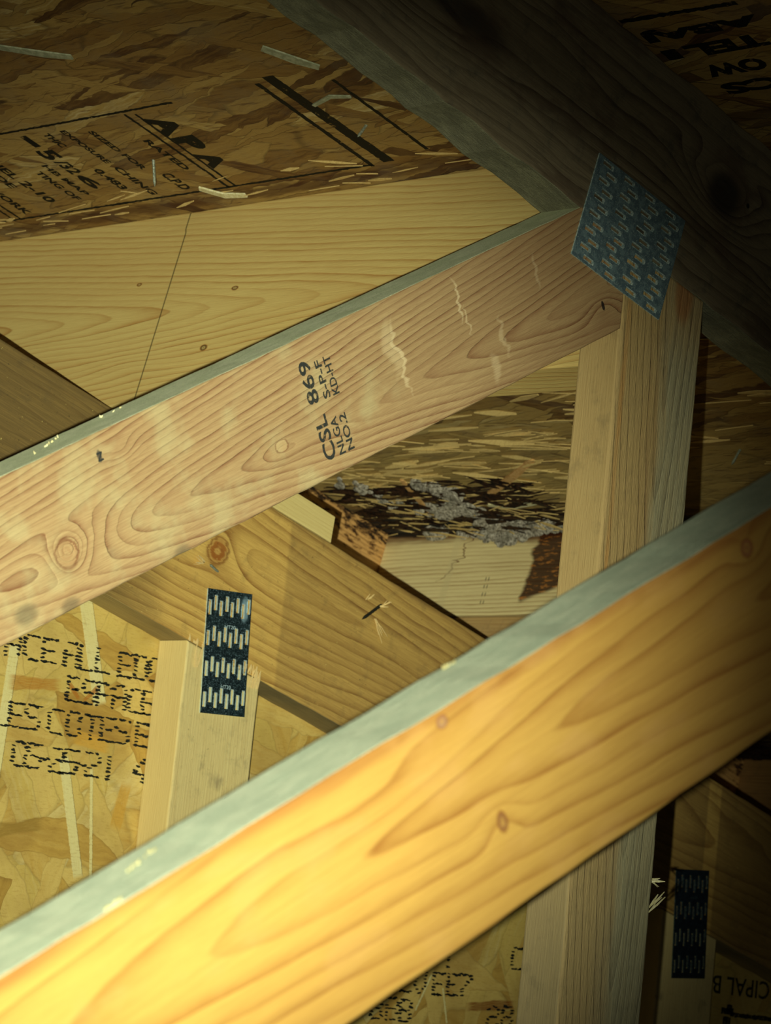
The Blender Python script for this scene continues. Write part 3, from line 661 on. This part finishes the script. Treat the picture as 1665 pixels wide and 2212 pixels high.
def RP(t, y): v = TU*t + TY*y + TN*RN; return (v.x, v.y, v.z)
def rq(t0, y0, t1, y1, w, along='t'):
    if along == 't': return (RP(t0, y0-w/2), RP(t1, y1-w/2), RP(t1, y1+w/2), RP(t0, y0+w/2))
    return (RP(t0-w/2, y0), RP(t1-w/2, y1), RP(t1+w/2, y1), RP(t0+w/2, y0))
ND = -TN
marks([rq(55.55, 92, 55.60, 76.0, .11, 'y'), rq(60.60, 92, 60.66, 71.7, .10, 'y'), rq(55.75, 78.45, 60.68, 78.42, .13), rq(55.85, 78.02, 60.66, 78.08, .11),
       rq(55.6, 89.25, 60.62, 89.22, .12), rq(55.6, 89.62, 60.62, 89.6, .12), rq(55.45, 71.95, 60.75, 71.78, .20), rq(55.2, 71.25, 60.62, 70.95, .50), rq(55.95, 69.1, 60.3, 69.0, .16)],
      ceiling, INK_R, 'stamp_border', ND, .005, .02, 8)
NYD = -TY
lettering([('RATED', RP(57.30, 79.22), 2.0, .34), ('C.P.D', RP(59.3, 80.45), 1.1, .5), ('CHING', RP(58.5, 82.0), 1.9, .36), ('THIC', RP(56.0, 82.9), .9, .36), ('EXPOSURE', RP(56.0, 82.0), 2.2, .30),
           ('SIZED FOR', RP(56.3, 80.9), 2.6, .30), ('0.483', RP(58.42, 82.95), 1.4, .40), ('1', RP(55.9, 83.95), .75, .32), ('5', RP(56.85, 84.25), .66, .85), ('/32', RP(57.6, 84.1), .9, .6), ('6', RP(58.6, 84.1), .95, .62),
           ('TING OF', RP(58.0, 85.55), 2.0, .36), ('HB MAP', RP(57.7, 84.85), 2.1, .32), ('PANEL', RP(56.0, 86.9), 2.2, .45), ('GRADE', RP(56.4, 87.6), 2.3, .4), ('2-10', RP(58.4, 86.9), 1.5, .5), ('WORK', RP(58.3, 88.7), 2.1, .42)],
          ceiling, INK_R, 'printed_lettering', TU, NYD, ND, .005, .04)
lettering([('A', RP(56.15, 78.0), 1.2, 1.05), ('P', RP(57.45, 78.0), .85, 1.05), ('A', RP(58.5, 78.0), 1.0, .9)], ceiling, INK_R, 'printed_lettering', TU, NYD, ND, .005, .08)
lettering([('ABAJ', RP(56.35, 53.45), 4.0, .62), ('TEL', RP(57.35, 53.9), 2.75, .62), ('OW', RP(58.42, 54.7), 2.1, .62), ('CS', RP(59.4, 54.8), 2.1, .60)], ceiling, INK_R, 'printed_lettering', TY, TU, ND, .005, .06)
marks([rq(55.75, 57.6, 55.86, 53.6, .17, 'y'), rq(57.4, 57.2, 57.9, 57.2, .5)], ceiling, INK_R, 'stamp_border', ND, .005, .03, 12)

# grade stamp on the middle web: text runs up across the board
def MP(u, v): p = P3(FW, u, YM, v); return (p.x, p.y, p.z)
lettering([('CSL', MP(54.66, -16.50), 1.15, .43), ('869', MP(54.62, -15.02), 1.12, .42), ('NLGA', MP(55.0, -16.50), .98, .25), ('S-P-F', MP(55.02, -15.03), 1.0, .25), ('NO.2', MP(55.33, -16.50), .96, .25), ('KD-HT', MP(55.35, -15.04), 1.02, .25)],
          mid_web, INK_M, 'grade_stamp', FW[2], -FW[0], Vector((0, -1, 0)), .004, .022)
lettering([('N', MP(47.42, -14.0), .22, .18)], mid_web, INK_M, 'grade_stamp', FW[2], -FW[0], Vector((0, -1, 0)), .004, .03)

# ------------------------------------------------------------------ NAILS
RUST = flat('rusty nail', c255(34, 38, 34), c255(58, 58, 46), 20., .6, .4)
BRIGHT = flat('bright nail', c255(120, 130, 112), c255(176, 184, 160), 20., .4, .4)
def rod(p0, p1, r, mat, name, label, cat, head=None, group=None, rings=10):
    a, b = W3(Vector(p0)), W3(Vector(p1)); bm = bmesh.new(); d = (b-a); L = d.length; q = d.to_track_quat('Z', 'Y')
    prof = [(0, .15), (.12, .8), (.18, 1)]+[(.18+.72*i/rings, 1 if i % 2 else .86) for i in range(1, rings)]+[(.93, 1.), (1., 1.)]
    if head: prof = prof[:-1]+[(.965, 1.), (.965, head), (1., head)]
    rr = []
    for t, k in prof: rr.append([bm.verts.new((math.cos(j/8*6.283)*r*IN*k, math.sin(j/8*6.283)*r*IN*k, t*L)) for j in range(8)])
    for i in range(len(rr)-1):
        for j in range(8): bm.faces.new((rr[i][j], rr[i][(j+1) % 8], rr[i+1][(j+1) % 8], rr[i+1][j]))
    bm.faces.new(list(reversed(rr[0]))); bm.faces.new(rr[-1])
    o = link(name, bm, mat, world_matrix(a, q)); return tag(o, label, cat, group)
def GP(t, n, y=YG): p = TU*t+TN*n; return Vector((p.x, y, p.z))
FIB = wood('torn fibres', c255(232, 206, 140), c255(200, 160, 84), 8., fine=.3, line=.3, seed=1.)
FIBW = flat('pale fibres', c255(206, 196, 140), c255(232, 226, 180), 9.)
n1_ = rod(GP(74.52, 33.02, YG-.25), GP(75.46, 33.98, YG+.02), .062, RUST, 'nail', 'black rusty nail bursting out of the tan plank amid torn splinters', 'nail', group=None)
n2_ = rod((74.95, YG-.55, 6.88), (74.95, YG+.1, 6.88), .07, RUST, 'nail', 'short screw-like nail tip on the left stud, low down near the front brace', 'nail')
n3_ = rod(GP(67.2, 31.92, YG-.12), GP(67.75, 31.90, YG+.03), .05, BRIGHT, 'nail', 'small bent nail below the knot of the tan plank', 'nail')
def roofpt(t, y, n=RN): v = TU*t+TY*y+TN*n; return v
n4_ = rod(roofpt(58.3, 70.0, RN-.55), roofpt(58.55, 70.05, RN+.05), .05, BRIGHT, 'nail', 'shiny nail tip poking through the roof boarding beside the thick black bar', 'nail', group='nail tips through the roof boarding')
n5_ = rod(roofpt(58.9, 79.95, RN-.75), roofpt(58.45, 79.9, RN+.05), .05, BRIGHT, 'nail', 'shiny nail tip through the roof boarding in the middle of the grade stamp', 'nail', group='nail tips through the roof boarding')
n7_ = rod(roofpt(82.0, 72.9, RN-.45), roofpt(81.7, 72.4, RN+.05), .05, BRIGHT, 'nail', 'shiny nail tip through the roof boarding to the right of the post', 'nail', group='nail tips through the roof boarding')
n6_ = rod(roofpt(58.7, 88.05, RN-.6), roofpt(58.4, 88.0, RN+.05), .05, BRIGHT, 'nail', 'shiny nail tip through the roof boarding at the left edge of the photo', 'nail', group='nail tips through the roof boarding')

# ------------------------------------------------------------------ TORN FIBRES AND SPLINTERS
def fibres(parent, mat, name, specs, seed=0):
    """specs: list of (base point inches, direction, length in, width in, count, spread in, lift vector)"""
    rnd = random.Random(seed); bm = bmesh.new(); o = Vector(specs[0][0])
    for p, d, ln, w, cnt, spr, jit in specs:
        for i in range(cnt):
            b = Vector(p)+Vector(spr)*rnd.uniform(-1, 1)-o; dd = (Vector(d).normalized()+Vector((rnd.uniform(-jit, jit), rnd.uniform(-jit, jit), rnd.uniform(-jit, jit)))).normalized(); L = ln*rnd.uniform(.5, 1.2)
            bend = Vector((rnd.uniform(-.12, .12), rnd.uniform(-.12, 0), rnd.uniform(-.12, .12)))*L
            splinter_bm([b*IN, (b+dd*L*.5+bend)*IN, (b+dd*L+bend*1.5)*IN], w*rnd.uniform(.5, 1.3)*IN, w*.4*IN, Vector((0, 1, .1)), bm)
    ob = link(name, bm, mat, world_matrix(W3(o)), parent); ob['kind'] = 'stuff'
    return ob
fibres(n1_, FIB, 'torn_fibers', [(GP(75.4, 33.9, YG-.03), (.6, -.4, .5), .35, .05, 7, (.12, 0, .05), .5), (GP(75.35, 33.4, YG-.03), (.35, -.15, -1), .75, .04, 5, (.12, 0, .02), .25), (GP(74.75, 33.9, YG-.03), (.3, -.3, 1), .3, .04, 4, (.15, 0, .05), .4)], 4)
fibres(n3_, FIB, 'torn_fibers', [(GP(67.0, 31.9, YG-.04), (-1, -.2, .1), .4, .06, 6, (.05, 0, .05), .3)], 5)
fibres(stud_a, FIB, 'frayed_fibers', [((72.9, YG-.01, TNz(72.9, GB)), (.0, -.12, 1), .18, .05, 16, (.42, .0, -.1), .35), ((72.9, YG-.03, TNz(72.9, GB)-.75), (0, -.04, 1), .7, .06, 4, (.07, 0, 0), .03),
   ((75.5, YG-.02, TNz(75.5, GB)), (-.1, -.2, 1), .3, .06, 12, (.35, 0, -.08), .35), ((75.6, YG-.03, TNz(75.6, GB)-.4), (0.02, -.05, 1), .6, .09, 5, (.25, 0, 0), .05)], 6)
fibres(stud_a, FIB, 'frayed_fibers', [((72.52, YG+1.3, TNz(72.5, GB)), (.0, -.1, 1), .12, .05, 10, (.0, .2, 0), .35)], 16)
fibres(post, FIBW, 'frayed_fibers', [((XR-.02, YM+.02, 4.55), (1, -.1, .1), .34, .05, 6, (0, 0, .1), .4), ((XR-.04, YM+.02, 3.8), (.8, -.1, .9), .65, .05, 5, (0, 0, .15), .2)], 7)
def FP(u, v, y=YF): p = P3(FW, u, y, v); return p
FIBN = flat('crumbled fibres', c255(150, 142, 96), c255(176, 170, 124), 9.)
fibres(near_web, FIBN, 'frayed_fibers', [(FP(26.9, -13.85, YF+.9), (-.1, -.1, 1), .06, .03, 16, (.34, .1, .2), .6), (FP(25.6, -13.87, YF+.1), (.1, -.3, 1), .07, .04, 8, (.16, 0, .1), .5),
   (FP(34.2, -13.86, YF+1.3), (.1, 0, 1), .06, .03, 8, (.17, 0, .1), .5)], 8)
fibres(mid_web, FIBW, 'frayed_fibers', [(FP(46.6, -13.33, YM+.9), (-.1, -.1, 1), .10, .05, 10, (.6, .3, .36), .6), (FP(49.0, -13.33, YM+1.2), (.1, 0, 1), .08, .04, 6, (.6, .1, .3), .6)], 9)

# loose slivers stuck to the boarding: each one its own thing
def sliver(pts, w, t, mat, label, up, group=None):
    P = [Vector(p) for p in pts]; o = P[0]
    bm = splinter_bm([(p-o)*IN for p in P], w*IN, t*IN, up, taper=(.8, .7))
    return tag(link('wood_sliver', bm, mat, world_matrix(W3(o))), label, 'sliver', group)
OR_ = flat('orange sliver', c255(196, 148, 84), c255(216, 172, 108), 6.)
GRW = flat('grey sliver', c255(140, 144, 112), c255(172, 174, 140), 5.)
sliver([roofpt(53.75, 70.05, RN-.04), roofpt(54.6, 69.45, RN-.05), roofpt(55.2, 68.95, RN-.04)], .42, .05, GRW, 'pale grey sliver stuck on the roof boarding near the top of the photo', TN, 'slivers on the roof boarding')
sliver([roofpt(51.1, 79.6, RN-.04), roofpt(51.9, 78.2, RN-.05), roofpt(52.35, 77.3, RN-.04)], .35, .05, GRW, 'long faint sliver on the roof boarding at the upper left edge', TN, 'slivers on the roof boarding')
sliver([roofpt(57.0, 70.9, RN-.05), roofpt(56.7, 69.9, RN-.05), roofpt(56.9, 69.2, RN-.04)], .16, .05, GRW, 'narrow pale sliver between the thick black bar and the dark plank', TN, 'slivers on the roof boarding')
sliver([roofpt(60.4, 79.6, RN-.05), roofpt(60.95, 78.9, RN-.10), roofpt(61.2, 78.1, RN-.05)], .30, .06, FIBW, 'bright torn sliver at the top edge of the yellow board', TN, 'slivers on the roof boarding')
sliver([roofpt(83.6, 86.15, RN-.25), roofpt(82.4, 84.0, RN-.2), roofpt(81.4, 82.2, RN-.04)], .34, .1, OR_, 'orange sliver hanging from the roof boarding right of the mould', TN, 'slivers on the roof boarding')
sliver([roofpt(82.3, 89.9, RN-.1), roofpt(83.6, 90.2, RN-.25), roofpt(84.9, 90.6, RN-.3)], .22, .08, OR_, 'orange sliver crossing the mouldy rot', TN, 'slivers on the roof boarding')
sliver([roofpt(85.0, 84.9, RN-.06), roofpt(85.1, 86.4, RN-.16), roofpt(84.9, 87.5, RN-.1)], .3, .06, FIBW, 'pale curled sliver at the right end of the rot', TN, 'slivers on the roof boarding')

# delaminated strands: uncountable, one object on the roof sheathing
STR1 = wood('loose strand', c255(222, 194, 122), c255(150, 108, 52), 7., fine=.5, line=.5, seed=3.)
STR2 = flat('loose strand dark', c255(20, 14, 10), c255(60, 38, 20), 5.)
def strands(mat, name, region, cnt, seed, wr=(.05, .2), lr=(.8, 2.6), lift=.35, parent=ceiling, bias=1.):
    rnd = random.Random(seed); bm = bmesh.new(); t0, t1, y0, y1 = region; o = roofpt((t0+t1)/2, (y0+y1)/2)
    for i in range(cnt):
        t = t0+(t1-t0)*(1-(1-rnd.random())**bias) if bias != 1 else rnd.uniform(t0, t1); y = rnd.uniform(y0, y1); L = rnd.uniform(*lr); a = rnd.gauss(0, .16)
        d = (TY*math.cos(a)+TU*math.sin(a)); l = rnd.uniform(0, lift); l2 = rnd.uniform(0, lift)*.6
        p = [roofpt(t, y, RN-.03-l)-o, roofpt(t, y, RN-.03-(l+l2)*.5)-o+d*L*.5, roofpt(t, y, RN-.03-l2)-o+d*L]
        p = [q for q in p]
        if max((q+o).y for q in p) > 95.1 or min((q+o).dot(TU) for q in p) < t0-.6 or max((q+o).dot(TU) for q in p) > t1+.05: continue
        splinter_bm([q*IN for q in p], rnd.uniform(*wr)*IN, .03*IN, (TN+TU*rnd.uniform(-.7, .7)).normalized(), bm, taper=(.3, .2))
    return tag(link(name, bm, mat, world_matrix(W3(o)), parent), kind='stuff')
strands(STR1, 'loose_strands', (78.5, 87.2, 79, 95), 190, 21, (.04, .22), (.8, 2.8), .22)
strands(STR2, 'loose_strands', (82.6, 87.25, 83, 95), 330, 22, (.06, .3), (.8, 2.6), .5, bias=.8)
strands(STR1, 'loose_strands', (83.5, 87.2, 84, 95), 70, 25, (.05, .2), (.6, 2.2), .55)
strands(STR1, 'loose_strands', (64.5, 83.5, 62, 95), 230, 23, (.03, .3), (.6, 3.), .06)
strands(STR1, 'loose_strands', (59.8, 61.6, 66, 92), 36, 24, (.03, .14), (.5, 1.8), .10)
strands(STR2, 'loose_strands', (110.2, 113.0, 84, 95), 120, 26, (.06, .3), (.8, 2.2), .4)
strands(STR1, 'loose_strands', (90, 110, 62, 94), 160, 27, (.04, .14), (.8, 2.6), .1)

# mould crust
def mold_mat():
    g = G('mould crust'); P, x, y, z = g.coords(); n = g.noise(P, 9., 4., .8); n2 = g.noise(P, 1.6, 3., .6)
    col = g.ramp(n, [(.36, (.03, .03, .025)), (.42, c255(124, 116, 98)), (.50, c255(178, 168, 146)), (.68, c255(232, 224, 200))])
    col = g.mix(g.step(n2, .5, .62, 0, .45), col, c255(96, 92, 70))
    return g.finish(col, .9, g.bump(n, .10, 1.), spec=.1)
MOLD = mold_mat()
def scale_disc(bm, p, nrm, rx, ry, th, rnd, o):
    """one scalloped, slightly domed crust scale with a ragged rim and real thickness (inches)"""
    nrm = nrm.normalized(); a = (TY - nrm*TY.dot(nrm)).normalized(); b = nrm.cross(a); N = 22; ph = rnd.uniform(0, 6.28); sd = rnd.uniform(0, 50)
    rings = []
    for k, (f, h) in enumerate(((1., 0.), (.97, .55), (.8, .9), (.5, 1.05), (.2, 1.1))):
        rg = []
        for j in range(N):
            t = j/N*6.2832; wob = 1 + .22*mnoise.noise(Vector((math.cos(t)*1.6+sd, math.sin(t)*1.6, 0))) + .10*mnoise.noise(Vector((math.cos(t)*5+sd, math.sin(t)*5, 1)))
            q = p + a*(math.cos(t+ph)*rx*f*wob) + b*(math.sin(t+ph)*ry*f*wob) + nrm*(th*h*(1+.5*mnoise.noise(Vector((t*2+sd, f*4, 2)))))
            rg.append(bm.verts.new((q-o)*IN))
        rings.append(rg)
    for k in range(len(rings)-1):
        for j in range(N): bm.faces.new((rings[k][j], rings[k][(j+1) % N], rings[k+1][(j+1) % N], rings[k+1][j]))
    bm.faces.new(rings[-1]); bm.faces.new(list(reversed(rings[0])))
def crust(spine, seed, label=None, dens=9., size=(.18, .42)):
    """overlapping crust scales hanging from the sheathing along a spine of (t, y, halfwidth)"""
    rnd = random.Random(seed); bm = bmesh.new(); o = roofpt(spine[0][0], spine[0][1])
    for k in range(len(spine)-1):
        a, b = spine[k], spine[k+1]; L = math.hypot(a[0]-b[0], a[1]-b[1]); n = int(dens*L*(a[2]+b[2])/2)+2
        for i in range(n):
            f = rnd.random(); t = a[0]+(b[0]-a[0])*f+rnd.gauss(0, .5)*(a[2]+(b[2]-a[2])*f); y = a[1]+(b[1]-a[1])*f+rnd.uniform(-.2, .2)
            r_ = rnd.uniform(*size); t = min(t, 87.1-r_*.8); tilt = rnd.uniform(.25, .95)
            nrm = -TN - TU*tilt + TY*rnd.uniform(-.3, .3)
            scale_disc(bm, roofpt(t, y, RN-.10-.25*r_-rnd.uniform(0, .22)), nrm, r_*rnd.uniform(.9, 1.4), r_*rnd.uniform(.6, 1.), .04, rnd, o)
    bmesh.ops.recalc_face_normals(bm, faces=bm.faces)
    ob = link('mold_crust', bm, MOLD, world_matrix(W3(o)), ceiling, True)
    return tag(ob, label, kind='stuff')
crust([(82.0, 93.0, .35), (82.8, 91.9, .45), (84.0, 92.2, .5), (84.2, 91.6, .3)], 31, 'pale grey mould', 16., (.10, .24))
crust([(82.6, 89.4, .45), (83.3, 88.4, .55), (83.6, 87.6, .3)], 34, 'pale grey mould')
crust([(84.3, 91.3, .3), (84.9, 90.4, .4), (85.3, 89.6, .3)], 35, 'pale grey mould')
crust([(84.6, 90.0, .5), (84.6, 88.6, .9), (85.6, 88.3, .9), (86.5, 88.0, .7), (86.6, 86.8, .5), (86.8, 85.3, .35), (86.9, 83.6, .25)], 32, 'pale grey mould')
crust([(87.0, 92.4, .3), (86.9, 91.2, .3)], 36, 'pale grey mould')
# mould spilling over the top of the pale board
rnd = random.Random(5); bm = bmesh.new(); o = roofpt(87.1, 88)
for i in range(150):
    y = rnd.uniform(84.6, 90.8) if i % 2 else rnd.gauss(88.2, 1.1); depth = .22+.5*math.exp(-((y-88.3)/1.2)**2)
    n_ = RN-.10-rnd.random()**1.3*depth; r = rnd.uniform(.07, .20)
    scale_disc(bm, roofpt(87.16-rnd.uniform(0, .15), y, n_), -TU - TN*rnd.uniform(0, .6) + TY*rnd.uniform(-.3, .3), r*1.3, r, .04, rnd, o)
bmesh.ops.recalc_face_normals(bm, faces=bm.faces)
tag(link('mold_crust', bm, MOLD, world_matrix(W3(o)), ceiling, True), 'pale grey mould', kind='stuff')
